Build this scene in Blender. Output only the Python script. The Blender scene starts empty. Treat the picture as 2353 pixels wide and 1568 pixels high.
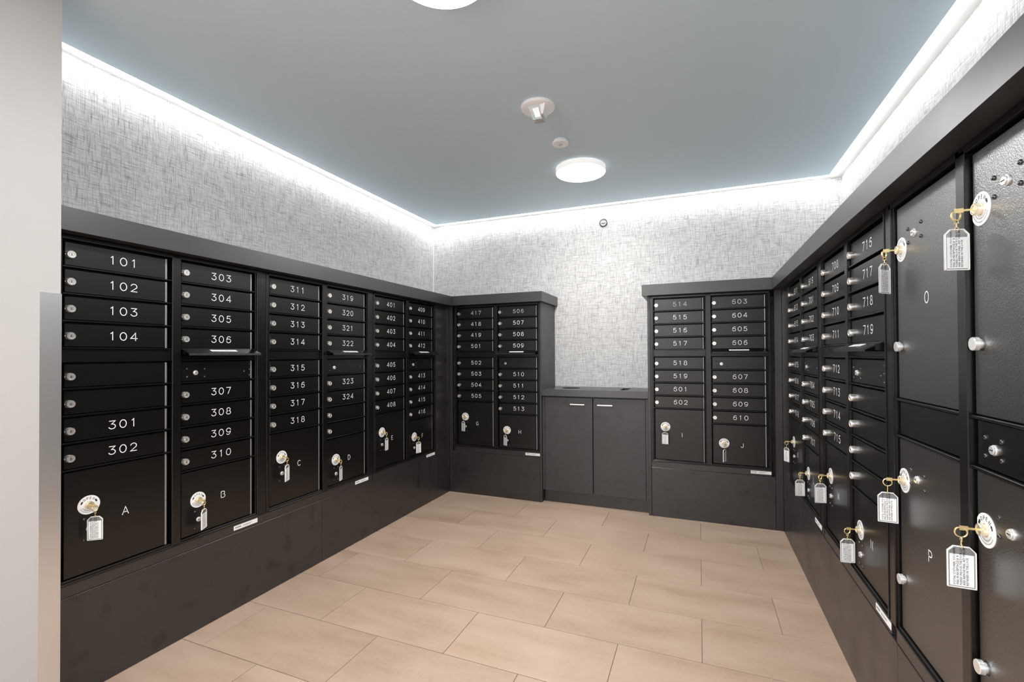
import bpy, bmesh, math, random
from mathutils import Vector, Matrix

# ------------------------------------------------------------------ camera, world, exposure
SC = bpy.context.scene
COL = SC.collection
IW, IH = 2353.0, 1568.0
CAMZ = 1.113
F_PX, CX, CY = 1060.44, 1178.47, 805.60
YAW, PITCH, ROLL = -0.3828, 0.0101, -0.0053

cam_d = bpy.data.cameras.new('camera')
cam = bpy.data.objects.new('camera', cam_d)
COL.objects.link(cam)
fw = Vector((math.sin(YAW) * math.cos(PITCH), math.cos(YAW) * math.cos(PITCH), math.sin(PITCH)))
rt = Vector((math.cos(YAW), -math.sin(YAW), 0))
up = rt.cross(fw)
r2 = rt * math.cos(ROLL) + up * math.sin(ROLL)
u2 = up * math.cos(ROLL) - rt * math.sin(ROLL)
M = Matrix((r2, u2, -fw)).transposed().to_4x4()
M.translation = (0, 0, CAMZ)
cam.matrix_world = M
cam_d.sensor_fit = 'HORIZONTAL'
cam_d.sensor_width = 36.0
cam_d.lens = F_PX / IW * 36.0
cam_d.shift_x = (IW / 2 - CX) / IW
cam_d.shift_y = (CY - IH / 2) / IW
cam_d.clip_start = 0.02
SC.camera = cam

world = bpy.data.worlds.new('world')
SC.world = world
world.use_nodes = True
world.node_tree.nodes['Background'].inputs[0].default_value = (0.9, 0.93, 1.0, 1)
world.node_tree.nodes['Background'].inputs[1].default_value = 0.05

SC.view_settings.view_transform = 'Standard'
SC.view_settings.look = 'None'
SC.view_settings.gamma = 1.0
SC.view_settings.use_curve_mapping = False
SC.view_settings.exposure = 0.0
LAMP_POWER = 97.0        # radiance of the round ceiling lamps
COVE_POWER = 21.5        # radiance of the perimeter light strips

# added fill light behind the viewer, there to brighten the ceiling
fill_d = bpy.data.lights.new('added_fill_light', 'AREA')
fill_d.shape = 'RECTANGLE'
fill_d.size, fill_d.size_y = 1.70, 2.80
fill_d.energy = 128.0
fill_d.color = (0.95, 0.98, 1.0)
fill_o = bpy.data.objects.new('added_fill_light', fill_d)
COL.objects.link(fill_o)
fill_o.location = (-1.985, -2.45, 1.225)
fill_o.rotation_euler = (0, -math.pi / 2, 0)

# ------------------------------------------------------------------ measured geometry (metres)
XL, YB, XR = -1.9005, 3.3205, 0.4855          # front planes of the three mailbox banks
Z0 = CAMZ + 0.3365                             # height of the top row of locks
PT = 0.0889                                    # door pitch
DC = 0.3649                                    # spacing of the two columns of a unit
WALL_L, WALL_B, WALL_R = -2.27, 3.68, 0.895
CEIL = CAMZ + 1.178
CE_L, CE_B, CE_R = -2.195, 3.597, 0.810
CAP_O, CAP_B, CAP_T = 0.0586, CAMZ + 0.402, CAMZ + 0.476
FRONT_Y = -4.2
rng = random.Random(7)

# ------------------------------------------------------------------ materials
MATS = {}
def nmat(name):
    m = bpy.data.materials.new(name)
    m.use_nodes = True
    nt = m.node_tree
    return m, nt, nt.nodes['Principled BSDF']

def simple(name, col, rough=0.5, metal=0.0, ior=1.5, spec=0.5):
    m, nt, b = nmat(name)
    b.inputs['Base Color'].default_value = (*col, 1)
    b.inputs['Roughness'].default_value = rough
    b.inputs['Metallic'].default_value = metal
    b.inputs['IOR'].default_value = ior
    b.inputs['Specular IOR Level'].default_value = spec
    MATS[name] = m
    return m, nt, b

def node(nt, t, **kw):
    n = nt.nodes.new(t)
    for k, v in kw.items():
        setattr(n, k, v)
    return n

def lk(nt, a, b):
    nt.links.new(a, b)

def obj_coord(nt, scale=(1, 1, 1), loc=(0, 0, 0)):
    tc = node(nt, 'ShaderNodeTexCoord')
    mp = node(nt, 'ShaderNodeMapping')
    mp.inputs['Scale'].default_value = scale
    mp.inputs['Location'].default_value = loc
    lk(nt, tc.outputs['Object'], mp.inputs['Vector'])
    return mp.outputs['Vector']

def noise(nt, vec, scale, detail=2.0, rough=0.5):
    n = node(nt, 'ShaderNodeTexNoise')
    n.inputs['Scale'].default_value = scale
    n.inputs['Detail'].default_value = detail
    n.inputs['Roughness'].default_value = rough
    if vec is not None:
        lk(nt, vec, n.inputs['Vector'])
    return n.outputs['Fac']

def ramp(nt, fac, stops):
    r = node(nt, 'ShaderNodeValToRGB')
    el = r.color_ramp.elements
    while len(el) > 1:
        el.remove(el[-1])
    el[0].position, el[0].color = stops[0][0], (*stops[0][1], 1)
    for p, c in stops[1:]:
        e = el.new(p)
        e.color = (*c, 1)
    lk(nt, fac, r.inputs['Fac'])
    return r.outputs['Color']

def bump(nt, b, height, strength, dist):
    n = node(nt, 'ShaderNodeBump')
    n.inputs['Strength'].default_value = strength
    n.inputs['Distance'].default_value = dist
    lk(nt, height, n.inputs['Height'])
    lk(nt, n.outputs['Normal'], b.inputs['Normal'])

def maprange(nt, v, a, b_, c, d_):
    n = node(nt, 'ShaderNodeMapRange')
    n.inputs['From Min'].default_value = a
    n.inputs['From Max'].default_value = b_
    n.inputs['To Min'].default_value = c
    n.inputs['To Max'].default_value = d_
    lk(nt, v, n.inputs['Value'])
    return n.outputs['Result']

def math2(nt, op, a, b_):
    n = node(nt, 'ShaderNodeMath', operation=op)
    for i, v in enumerate((a, b_)):
        if isinstance(v, (int, float)):
            n.inputs[i].default_value = v
        else:
            lk(nt, v, n.inputs[i])
    return n.outputs[0]

# black powder coat of the mailbox doors
m, nt, b = simple('powder_coat', (0.0025, 0.0025, 0.0027), 0.27, 0.0, 1.58)
g = noise(nt, obj_coord(nt), 620, 2.0)
bump(nt, b, g, 0.22, 0.0006)
b.inputs['Specular IOR Level'].default_value = 0.5
m, nt, b = simple('powder_coat_coarse', (0.004, 0.004, 0.0042), 0.34, 0.0, 3.0)
g = noise(nt, obj_coord(nt), 420, 2.0)
bump(nt, b, g, 0.40, 0.0013)
b.inputs['Specular IOR Level'].default_value = 0.5
m, nt, b = simple('black_frame', (0.003, 0.003, 0.0032), 0.27)
b.inputs['Specular IOR Level'].default_value = 0.6
simple('shadow_black', (0.004, 0.004, 0.004), 0.6)

# charcoal laminate with smudges
def laminate(name, base, rough, smudge, spec, ior=1.5):
    m, nt, b = simple(name, base, rough)
    v = obj_coord(nt)
    big = noise(nt, v, 3.0, 4.0, 0.6)
    c1 = ramp(nt, big, [(0.3, tuple(x * 0.86 for x in base)), (0.7, tuple(x * 1.12 for x in base))])
    if smudge:
        s = noise(nt, v, 13.0, 1.5, 0.5)
        mask = ramp(nt, s, [(0.60, (0, 0, 0)), (0.69, (1, 1, 1))])
        mx = node(nt, 'ShaderNodeMix', data_type='RGBA')
        lk(nt, mask, mx.inputs['Factor'])
        lk(nt, c1, mx.inputs['A'])
        mx.inputs['B'].default_value = (*[x * smudge for x in base], 1)
        c1 = mx.outputs['Result']
    lk(nt, c1, b.inputs['Base Color'])
    rr = maprange(nt, noise(nt, v, 7.0, 1.5), 0.3, 0.7, rough - (0.03 if smudge else 0.01), rough + (0.04 if smudge else 0.015))
    lk(nt, rr, b.inputs['Roughness'])
    b.inputs['Specular IOR Level'].default_value = spec
    b.inputs['IOR'].default_value = ior
    bump(nt, b, noise(nt, v, 900, 1.0), 0.06, 0.0004)
    return m
laminate('laminate_cap', (0.0195, 0.019, 0.0195), 0.38, False, 1.0)
laminate('laminate_kick', (0.0215, 0.0195, 0.020), 0.30, 0.45, 0.85, 1.5)
laminate('laminate_door', (0.036, 0.036, 0.037), 0.40, 0.72, 0.6)
laminate('laminate_counter', (0.036, 0.036, 0.037), 0.30, False, 0.8)

simple('nickel', (0.90, 0.88, 0.84), 0.24, 0.80)
simple('chrome', (0.92, 0.92, 0.91), 0.20, 0.65)
simple('brass', (0.90, 0.72, 0.36), 0.27, 0.75)
simple('pale_brass', (0.88, 0.79, 0.60), 0.22, 0.7)
simple('hinge_steel', (0.36, 0.36, 0.36), 0.38, 0.8)
simple('screw_black', (0.02, 0.02, 0.02), 0.12, 0.0, 1.8)
simple('slot_black', (0.006, 0.006, 0.006), 0.5)
simple('white_paint', (0.88, 0.88, 0.87), 0.45)
simple('lettering', (0.92, 0.92, 0.91), 0.55)
simple('decal_white', (0.90, 0.90, 0.895), 0.4)
simple('paper', (0.92, 0.92, 0.915), 0.7)
simple('ink', (0.012, 0.012, 0.012), 0.6)
simple('ink_grey', (0.20, 0.20, 0.20), 0.7)
simple('white_plastic', (0.94, 0.945, 0.95), 0.35)
m, nt, b = simple('clear_plastic', (0.95, 0.96, 0.96), 0.08, 0.0, 1.35)
b.inputs['Transmission Weight'].default_value = 0.85
m, nt, b = simple('strobe_lens', (0.92, 0.94, 0.95), 0.05, 0.0, 1.4)
b.inputs['Transmission Weight'].default_value = 0.9

# brushed metal corner guard
m, nt, b = simple('brushed_steel', (0.80, 0.805, 0.805), 0.27, 0.88)
g = noise(nt, obj_coord(nt, (2, 2, 220)), 6, 3.0)
rr = maprange(nt, g, 0.3, 0.7, 0.28, 0.33)
lk(nt, rr, b.inputs['Roughness'])

# woven wallpaper
m, nt, b = simple('wallpaper', (0.6, 0.6, 0.59), 0.85, 0.0, 1.5, 0.2)
tc = node(nt, 'ShaderNodeTexCoord')
sp = node(nt, 'ShaderNodeSeparateXYZ')
lk(nt, tc.outputs['Object'], sp.inputs[0])
hh = math2(nt, 'ADD', sp.outputs['X'], sp.outputs['Y'])
def weave(hs, zs, seed, detail):
    cb = node(nt, 'ShaderNodeCombineXYZ')
    lk(nt, math2(nt, 'MULTIPLY', hh, hs), cb.inputs[0])
    lk(nt, math2(nt, 'MULTIPLY', sp.outputs['Z'], zs), cb.inputs[1])
    cb.inputs[2].default_value = seed
    return noise(nt, cb.outputs[0], 1.0, detail, 0.55)
wh = weave(14.0, 300.0, 1.3, 1.5)
wv = weave(300.0, 14.0, 5.7, 1.5)
wh2 = weave(26.0, 520.0, 8.1, 1.0)
wv2 = weave(520.0, 26.0, 9.4, 1.0)
mn = math2(nt, 'MINIMUM', wh, wv)
mn2 = math2(nt, 'MINIMUM', wh2, wv2)
av = math2(nt, 'MULTIPLY', math2(nt, 'ADD', wh, wv), 0.5)
mn = math2(nt, 'ADD', math2(nt, 'MULTIPLY', mn, 0.6), math2(nt, 'MULTIPLY', av, 0.4))
wsum = math2(nt, 'ADD', math2(nt, 'MULTIPLY', mn, 0.58), math2(nt, 'MULTIPLY', mn2, 0.42))
col = ramp(nt, wsum, [(0.31, (0.20, 0.20, 0.205)), (0.41, (0.45, 0.45, 0.45)), (0.52, (0.66, 0.66, 0.65))])
lk(nt, col, b.inputs['Base Color'])
bump(nt, b, wsum, 0.25, 0.002)
MATS['wallpaper'] = m

# painted entry walls and ceiling
for nm, c, r_ in (('paint_warm', (0.51, 0.497, 0.493), 0.55), ('ceiling_paint', (0.645, 0.80, 0.90), 0.6)):
    m, nt, b = simple(nm, c, r_)
    bump(nt, b, noise(nt, obj_coord(nt), 240, 2.0), 0.25, 0.0012)

# porcelain floor tile
m, nt, b = simple('floor_tile', (0.55, 0.42, 0.31), 0.38)
oi = node(nt, 'ShaderNodeObjectInfo')
tc = node(nt, 'ShaderNodeTexCoord')
of = node(nt, 'ShaderNodeVectorMath', operation='SCALE')
cb = node(nt, 'ShaderNodeCombineXYZ')
for i in range(3):
    lk(nt, oi.outputs['Random'], cb.inputs[i])
lk(nt, cb.outputs[0], of.inputs[0])
of.inputs['Scale'].default_value = 37.0
ad = node(nt, 'ShaderNodeVectorMath', operation='ADD')
lk(nt, tc.outputs['Object'], ad.inputs[0])
lk(nt, of.outputs[0], ad.inputs[1])
mp = node(nt, 'ShaderNodeMapping')
mp.inputs['Scale'].default_value = (2.4, 9.0, 1)
lk(nt, ad.outputs[0], mp.inputs['Vector'])
n1 = noise(nt, mp.outputs['Vector'], 1.0, 5.0, 0.6)
n2 = noise(nt, ad.outputs[0], 60.0, 4.0, 0.6)
n12 = math2(nt, 'ADD', math2(nt, 'MULTIPLY', n1, 0.75), math2(nt, 'MULTIPLY', n2, 0.25))
col = ramp(nt, n12, [(0.34, (0.430, 0.300, 0.212)), (0.5, (0.505, 0.360, 0.266)), (0.68, (0.555, 0.407, 0.309))])
hs = node(nt, 'ShaderNodeHueSaturation')
lk(nt, col, hs.inputs['Color'])
lk(nt, maprange(nt, oi.outputs['Random'], 0, 1, 0.965, 1.035), hs.inputs['Value'])
lk(nt, hs.outputs['Color'], b.inputs['Base Color'])
lk(nt, maprange(nt, n1, 0.3, 0.7, 0.34, 0.46), b.inputs['Roughness'])
simple('grout', (0.26, 0.20, 0.15), 0.85)

def emit(name, col, strength):
    m, nt, b = nmat(name)
    b.inputs['Base Color'].default_value = (0.8, 0.8, 0.8, 1)
    b.inputs['Emission Color'].default_value = (*col, 1)
    b.inputs['Emission Strength'].default_value = strength
    MATS[name] = m
emit('lamp_glow', (1.0, 0.985, 0.965), LAMP_POWER)
emit('lamp_rim', (1.0, 0.97, 0.94), 0.50)
emit('cove_glow', (1.0, 1.0, 0.995), COVE_POWER)

# ------------------------------------------------------------------ mesh helpers
def bm_box(bm, x0, x1, y0, y1, z0, z1, bev=0.0, mi=0):
    vs = [bm.verts.new((x, y, z)) for x in (x0, x1) for y in (y0, y1) for z in (z0, z1)]
    fs = []
    for q in ((0, 1, 3, 2), (4, 6, 7, 5), (0, 4, 5, 1), (2, 3, 7, 6), (0, 2, 6, 4), (1, 5, 7, 3)):
        f = bm.faces.new([vs[i] for i in q])
        f.material_index = mi
        fs.append(f)
    if bev > 0:
        es = list({e for f in fs for e in f.edges})
        bmesh.ops.bevel(bm, geom=es, offset=bev, segments=1, profile=0.5, affect='EDGES', material=-1)

def bm_prism(bm, pts, z0, z1, mi=0):
    a = [bm.verts.new((x, y, z0)) for x, y in pts]
    b_ = [bm.verts.new((x, y, z1)) for x, y in pts]
    n = len(pts)
    fs = [bm.faces.new(list(reversed(a))), bm.faces.new(b_)]
    for i in range(n):
        fs.append(bm.faces.new([a[i], a[(i + 1) % n], b_[(i + 1) % n], b_[i]]))
    for f in fs:
        f.material_index = mi

def bm_prism_xz(bm, pts, y0, y1, mi=0):
    """outline in x,z pushed along y"""
    a = [bm.verts.new((x, y0, z)) for x, z in pts]
    b_ = [bm.verts.new((x, y1, z)) for x, z in pts]
    n = len(pts)
    fs = [bm.faces.new(a), bm.faces.new(list(reversed(b_)))]
    for i in range(n):
        fs.append(bm.faces.new([b_[i], b_[(i + 1) % n], a[(i + 1) % n], a[i]]))
    for f in fs:
        f.material_index = mi

def bm_lathe(bm, prof, seg=24, axis='y', c=(0, 0, 0), mi=0):
    """prof: list of (radius, position along axis); first/last closed with a fan when radius is 0"""
    rings = []
    for r, t in prof:
        ring = []
        if r <= 1e-7:
            p = {'y': (0, t, 0), 'z': (0, 0, t), 'x': (t, 0, 0)}[axis]
            ring = [bm.verts.new(Vector(p) + Vector(c))]
        else:
            for i in range(seg):
                a = 2 * math.pi * i / seg
                p = {'y': (r * math.cos(a), t, r * math.sin(a)), 'z': (r * math.cos(a), r * math.sin(a), t),
                     'x': (t, r * math.cos(a), r * math.sin(a))}[axis]
                ring.append(bm.verts.new(Vector(p) + Vector(c)))
        rings.append(ring)
    for k in range(len(rings) - 1):
        A, B = rings[k], rings[k + 1]
        for i in range(seg):
            j = (i + 1) % seg
            if len(A) == 1 and len(B) == 1:
                continue
            if len(A) == 1:
                f = bm.faces.new([A[0], B[i], B[j]])
            elif len(B) == 1:
                f = bm.faces.new([A[i], A[j], B[0]])
            else:
                f = bm.faces.new([A[i], A[j], B[j], B[i]])
            f.material_index = mi

def bm_torus(bm, R, r, c=(0, 0, 0), normal='x', seg=20, sub=7, mi=0, a0=0.0, a1=2 * math.pi):
    full = abs(a1 - a0 - 2 * math.pi) < 1e-6
    n = seg if full else seg + 1
    rings = []
    for i in range(n):
        a = a0 + (a1 - a0) * i / seg
        ring = []
        for k in range(sub):
            t = 2 * math.pi * k / sub
            d, h = R + r * math.cos(t), r * math.sin(t)
            if normal == 'x':
                p = (h, d * math.cos(a), d * math.sin(a))
            elif normal == 'y':
                p = (d * math.cos(a), h, d * math.sin(a))
            else:
                p = (d * math.cos(a), d * math.sin(a), h)
            ring.append(bm.verts.new(Vector(p) + Vector(c)))
        rings.append(ring)
    for i in range(seg):
        A, B = rings[i], rings[(i + 1) % n]
        for k in range(sub):
            f = bm.faces.new([A[k], A[(k + 1) % sub], B[(k + 1) % sub], B[k]])
            f.material_index = mi

def mesh(bm, name, mats, smooth=False, fix=True):
    if fix:
        bmesh.ops.recalc_face_normals(bm, faces=bm.faces)
    me = bpy.data.meshes.new(name)
    bm.to_mesh(me)
    bm.free()
    for mm in (mats if isinstance(mats, (list, tuple)) else [mats]):
        me.materials.append(MATS[mm])
    if smooth:
        me.polygons.foreach_set('use_smooth', [True] * len(me.polygons))
        me.set_sharp_from_angle(angle=math.radians(35))
    return me

def put(name, me, parent=None, loc=(0, 0, 0), rotz=0.0):
    o = bpy.data.objects.new(name, me)
    COL.objects.link(o)
    o.location = loc
    o.rotation_euler = (0, 0, rotz)
    if parent is not None:
        o.parent = parent
    return o

def empty(name, loc=(0, 0, 0), rotz=0.0):
    o = bpy.data.objects.new(name, None)
    o.empty_display_size = 0.05
    COL.objects.link(o)
    o.location = loc
    o.rotation_euler = (0, 0, rotz)
    return o

def tag(o, label=None, cat=None, group=None, kind=None):
    if label: o['label'] = label
    if cat: o['category'] = cat
    if group: o['group'] = group
    if kind: o['kind'] = kind
    return o

def boxmesh(name, mat, *boxes, bev=0.0):
    bm = bmesh.new()
    for bx in boxes:
        bm_box(bm, *bx, bev=bev)
    return mesh(bm, name, mat)

# ------------------------------------------------------------------ engraved stroke lettering
def arc(cx, cy, rx, ry, a0, a1, n=14):
    return [(cx + rx * math.cos(math.radians(a0 + (a1 - a0) * i / n)),
             cy + ry * math.sin(math.radians(a0 + (a1 - a0) * i / n))) for i in range(n + 1)]
SIXTOP = [(0.66, 0.86), (0.58, 0.95), (0.46, 1.0), (0.33, 0.98), (0.20, 0.89), (0.10, 0.73), (0.04, 0.53), (0.01, 0.33)]
SIX = [SIXTOP + arc(0.36, 0.31, 0.35, 0.31, 180, 540, 22)]
GL = {
    '0': [arc(0.36, 0.5, 0.36, 0.5, 90, 450, 26)],
    '1': [[(0.18, 0.82), (0.38, 1.0), (0.38, 0.0)]],
    '2': [arc(0.36, 0.68, 0.34, 0.32, 165, -30, 16) + [(0.02, 0.0), (0.72, 0.0)]],
    '3': [[(0.06, 1.0), (0.68, 1.0), (0.30, 0.61)] + arc(0.35, 0.305, 0.36, 0.305, 85, -160, 18)],
    '4': [[(0.56, 0.0), (0.56, 1.0), (0.0, 0.27), (0.76, 0.27)]],
    '5': [[(0.64, 1.0), (0.14, 1.0), (0.09, 0.56)] + arc(0.345, 0.325, 0.355, 0.325, 128, -155, 18)],
    '6': SIX,
    '7': [[(0.02, 1.0), (0.70, 1.0), (0.26, 0.0)]],
    '8': [arc(0.36, 0.75, 0.28, 0.25, 90, 450, 18), arc(0.36, 0.255, 0.36, 0.255, 90, 450, 20)],
    '9': [[(0.72 - x, 1 - y) for x, y in SIX[0]]],
    'A': [[(0.0, 0.0), (0.36, 1.0), (0.72, 0.0)], [(0.12, 0.32), (0.60, 0.32)]],
    'B': [[(0.04, 0.0), (0.04, 1.0)] + [(0.38, 1.0)] + arc(0.40, 0.77, 0.24, 0.23, 90, -90, 10) + [(0.04, 0.53)],
          [(0.04, 0.0), (0.40, 0.0)] + arc(0.42, 0.265, 0.28, 0.265, -90, 90, 10) + [(0.04, 0.53)]],
    'C': [arc(0.38, 0.5, 0.37, 0.5, 45, 315, 22)],
    'D': [[(0.04, 0.0), (0.04, 1.0), (0.25, 1.0)] + arc(0.27, 0.5, 0.41, 0.5, 90, -90, 16) + [(0.04, 0.0)]],
    'E': [[(0.62, 1.0), (0.06, 1.0), (0.06, 0.0), (0.62, 0.0)], [(0.06, 0.52), (0.5, 0.52)]],
    'F': [[(0.62, 1.0), (0.06, 1.0), (0.06, 0.0)], [(0.06, 0.52), (0.5, 0.52)]],
    'G': [arc(0.38, 0.5, 0.37, 0.5, 45, 340, 22) + [(0.75, 0.42), (0.45, 0.42)]],
    'H': [[(0.04, 0.0), (0.04, 1.0)], [(0.68, 0.0), (0.68, 1.0)], [(0.04, 0.5), (0.68, 0.5)]],
    'I': [[(0.36, 0.0), (0.36, 1.0)]],
    'J': [[(0.58, 1.0)] + arc(0.32, 0.26, 0.26, 0.26, 0, -165, 14)],
    'K': [[(0.06, 0.0), (0.06, 1.0)], [(0.66, 1.0), (0.06, 0.40)], [(0.28, 0.62), (0.68, 0.0)]],
    'L': [[(0.08, 1.0), (0.08, 0.0), (0.62, 0.0)]],
    'M': [[(0.0, 0.0), (0.04, 1.0), (0.37, 0.15), (0.70, 1.0), (0.74, 0.0)]],
    'N': [[(0.04, 0.0), (0.04, 1.0), (0.68, 0.0), (0.68, 1.0)]],
    'O': [arc(0.36, 0.5, 0.37, 0.5, 90, 450, 26)],
    'P': [[(0.06, 0.0), (0.06, 1.0), (0.40, 1.0)] + arc(0.42, 0.74, 0.26, 0.26, 90, -90, 10) + [(0.06, 0.48)]],
    'Q': [arc(0.36, 0.5, 0.37, 0.5, 90, 450, 26), [(0.42, 0.24), (0.74, -0.05)]],
    'R': [[(0.06, 0.0), (0.06, 1.0), (0.40, 1.0)] + arc(0.42, 0.75, 0.25, 0.25, 90, -90, 10) + [(0.06, 0.5)], [(0.34, 0.5), (0.68, 0.0)]],
}
def bm_stroke(bm, pts, w, y):
    """flat ribbon with rounded ends in the x,z plane"""
    P = [Vector(p) for p in pts]
    n = len(P)
    closed = (P[0] - P[-1]).length < 1e-6
    L, R = [], []
    for i in range(n):
        a = P[i - 1] if i > 0 else (P[-2] if closed else None)
        c_ = P[i + 1] if i < n - 1 else (P[1] if closed else None)
        d1 = (P[i] - a).normalized() if a is not None else (c_ - P[i]).normalized()
        d2 = (c_ - P[i]).normalized() if c_ is not None else d1
        t = (d1 + d2)
        t = t.normalized() if t.length > 1e-4 else d1
        nn = Vector((-t.y, t.x))
        k = max(0.45, nn.dot(Vector((-d1.y, d1.x))))
        o = nn * (w / 2 / k)
        L.append(P[i] + o)
        R.append(P[i] - o)
    vl = [bm.verts.new((p.x, y, p.y)) for p in L]
    vr = [bm.verts.new((p.x, y, p.y)) for p in R]
    for i in range(n - 1):
        bm.faces.new([vr[i], vr[i + 1], vl[i + 1], vl[i]])
    if not closed:
        for e, s, d in ((0, 1, P[0] - P[1]), (n - 1, -1, P[-1] - P[-2])):
            ang = math.atan2(d.y, d.x)
            cap = [bm.verts.new((P[e].x + w / 2 * math.cos(ang + t), y, P[e].y + w / 2 * math.sin(ang + t)))
                   for t in [math.radians(x) for x in (-90, -45, 0, 45, 90)]]
            bm.faces.new(cap)

def stroke_text(txt, h, pitch, w, y=0.0):
    bm = bmesh.new()
    x = -pitch * len(txt) / 2
    for ch in txt:
        for pl in GL[ch]:
            bm_stroke(bm, [(x + pitch / 2 + (px - 0.36) * h, (py - 0.5) * h) for px, py in pl], w, y)
        x += pitch
    for f in bm.faces:
        f.normal_update()
        if f.normal.y > 0:
            f.normal_flip()
    return mesh(bm, 'engraved_' + txt, 'lettering', fix=False)

def font_mesh(body, size, mat, align='LEFT', res=2, bold=0.0):
    cu = bpy.data.curves.new('type', 'FONT')
    cu.body = body
    cu.size = size
    cu.align_x = align
    cu.resolution_u = res
    cu.offset = bold
    cu.fill_mode = 'FRONT'
    ob = bpy.data.objects.new('type', cu)
    me = bpy.data.meshes.new_from_object(ob)
    bpy.data.objects.remove(ob)
    bpy.data.curves.remove(cu)
    me.materials.clear()
    me.materials.append(MATS[mat])
    return me

# ================================================================== THE SETTING
# floor: grout bed with every tile its own piece
fl = put('floor', boxmesh('floor', 'grout', (-2.30, 0.92, FRONT_Y, WALL_B, -0.05, -0.0022)))
tag(fl, 'beige porcelain tile floor laid in running bond', kind='structure')
TY, TX = 0.2972, 0.5970
tile_meshes = {}
row = 0
for k in range(-20, 8):
    y0 = 1.508 + TY * k
    y1 = y0 + TY
    if y1 < FRONT_Y + 0.02 or y0 > 3.42:
        continue
    y0, y1 = max(y0, FRONT_Y + 0.003), min(y1, 3.42)
    off = -0.2975 if k % 2 == 0 else 0.0025
    if k % 2 == 0:
        off = -0.2975 if True else off
    for j in range(-4, 4):
        x0 = off + (TX) * j
        x1 = x0 + TX
        a, c_ = max(x0, -1.906), min(x1, 0.492)
        if c_ - a < 0.02:
            continue
        w_, d_ = c_ - a - 0.0026, y1 - y0 - 0.0026
        key = (round(w_, 4), round(d_, 4))
        if key not in tile_meshes:
            tile_meshes[key] = boxmesh('tile', 'floor_tile', (-w_ / 2, w_ / 2, -d_ / 2, d_ / 2, -0.0022, 0.0), bev=0.0006)
        put('tile', tile_meshes[key], fl, ((a + c_) / 2, (y0 + y1) / 2, 0))

# upper walls with wallpaper, and the painted entry walls
tag(put('wall_left', boxmesh('wall_left', 'wallpaper', (WALL_L - 0.1, WALL_L, 0.70, WALL_B + 0.1, 0.0, CEIL + 0.10))),
    'left wall covered in pale grey woven wallpaper', kind='structure')
tag(put('wall_back', boxmesh('wall_back', 'wallpaper', (WALL_L, WALL_R, WALL_B, WALL_B + 0.1, 0.0, CEIL + 0.10))),
    'back wall covered in pale grey woven wallpaper', kind='structure')
tag(put('wall_right', boxmesh('wall_right', 'wallpaper', (WALL_R, WALL_R + 0.1, 0.60, WALL_B + 0.1, 0.0, CEIL + 0.10))),
    'right wall covered in pale grey woven wallpaper', kind='structure')
PIER_X, PIER_Y = -1.8365, 0.8040
WY0, WY1, WZ0, WZ1 = -3.90, -1.00, 0.35, 2.10      # added window opening for the fill light, unseen behind the viewer
tag(put('wall_front_left', boxmesh('wall_front_left', 'paint_warm', (-2.45, PIER_X, WY1, PIER_Y, 0.0, CEIL + 0.10), (-2.45, PIER_X, FRONT_Y, WY0, 0.0, CEIL + 0.10),
    (-2.45, PIER_X, WY0, WY1, 0.0, WZ0), (-2.45, PIER_X, WY0, WY1, WZ1, CEIL + 0.10))),
    'pale painted entry wall at the left edge', kind='structure')
tag(put('wall_front_right', boxmesh('wall_front_right', 'paint_warm', (0.43, 1.05, FRONT_Y, 0.775, 0.0, CEIL + 0.10))),
    'pale painted wall beside the parcel lockers', kind='structure')
tag(put('wall_front', boxmesh('wall_front', 'paint_warm', (-2.45, 1.05, FRONT_Y - 0.1, FRONT_Y, 0.0, CEIL + 0.10))),
    'pale painted wall behind the viewer', kind='structure')
tag(put('ceiling', boxmesh('ceiling', 'ceiling_paint', (CE_L, CE_R, FRONT_Y, CE_B, CEIL, CEIL + 0.06))),
    'blue grey painted ceiling with a light slot around its edge', kind='structure')
tag(put('ceiling_deck', boxmesh('ceiling_deck', 'white_paint', (-2.45, 1.05, FRONT_Y, WALL_B + 0.1, CEIL + 0.10, CEIL + 0.16))),
    'concealed slab above the ceiling', kind='structure')

# invented window around the fill light, unseen: frame, mullions and panes
wn = put('added_window_1', boxmesh('added_window_frame', 'white_paint', *([(-2.06, -2.00, WY0, WY1, WZ0, WZ0 + 0.05), (-2.06, -2.00, WY0, WY1, WZ1 - 0.05, WZ1)] +
    [(-2.06, -2.00, WY0 + k * 0.95, WY0 + k * 0.95 + 0.05, WZ0 + 0.05, WZ1 - 0.05) for k in range(4)])))
tag(wn, 'added unseen white framed window in the entry wall behind the viewer', kind='structure')
for k in range(3):
    put('pane', boxmesh('pane', 'clear_plastic', (-2.034, -2.028, WY0 + k * 0.95 + 0.05, WY0 + k * 0.95 + 0.95, WZ0 + 0.05, WZ1 - 0.05)), wn)

# perimeter light slot: lens next to the ceiling edge, white trim next to the wall
LW = 0.033
def frame_pts(off):      # left, back, right lines at a distance off outside the ceiling edge
    return CE_L - off, CE_B + off, CE_R + off
TZ = CEIL + 0.0055
tl, tb, tr_ = frame_pts(LW)
trims = [('trim_1', 'left', [(WALL_L, PIER_Y), (tl, PIER_Y), (tl, tb), (WALL_L, WALL_B)]),
         ('trim_2', 'back', [(tl, tb), (tr_, tb), (WALL_R, WALL_B), (WALL_L, WALL_B)]),
         ('trim_3', 'right', [(tr_, 0.775), (WALL_R, 0.775), (WALL_R, WALL_B), (tr_, tb)])]
for nm, side, pts in trims:
    bm = bmesh.new()
    bm_prism(bm, pts, TZ, TZ + 0.03)
    tag(put(nm, mesh(bm, nm, 'white_paint')), 'white slot trim between ceiling light and %s wall' % side, kind='structure')
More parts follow.
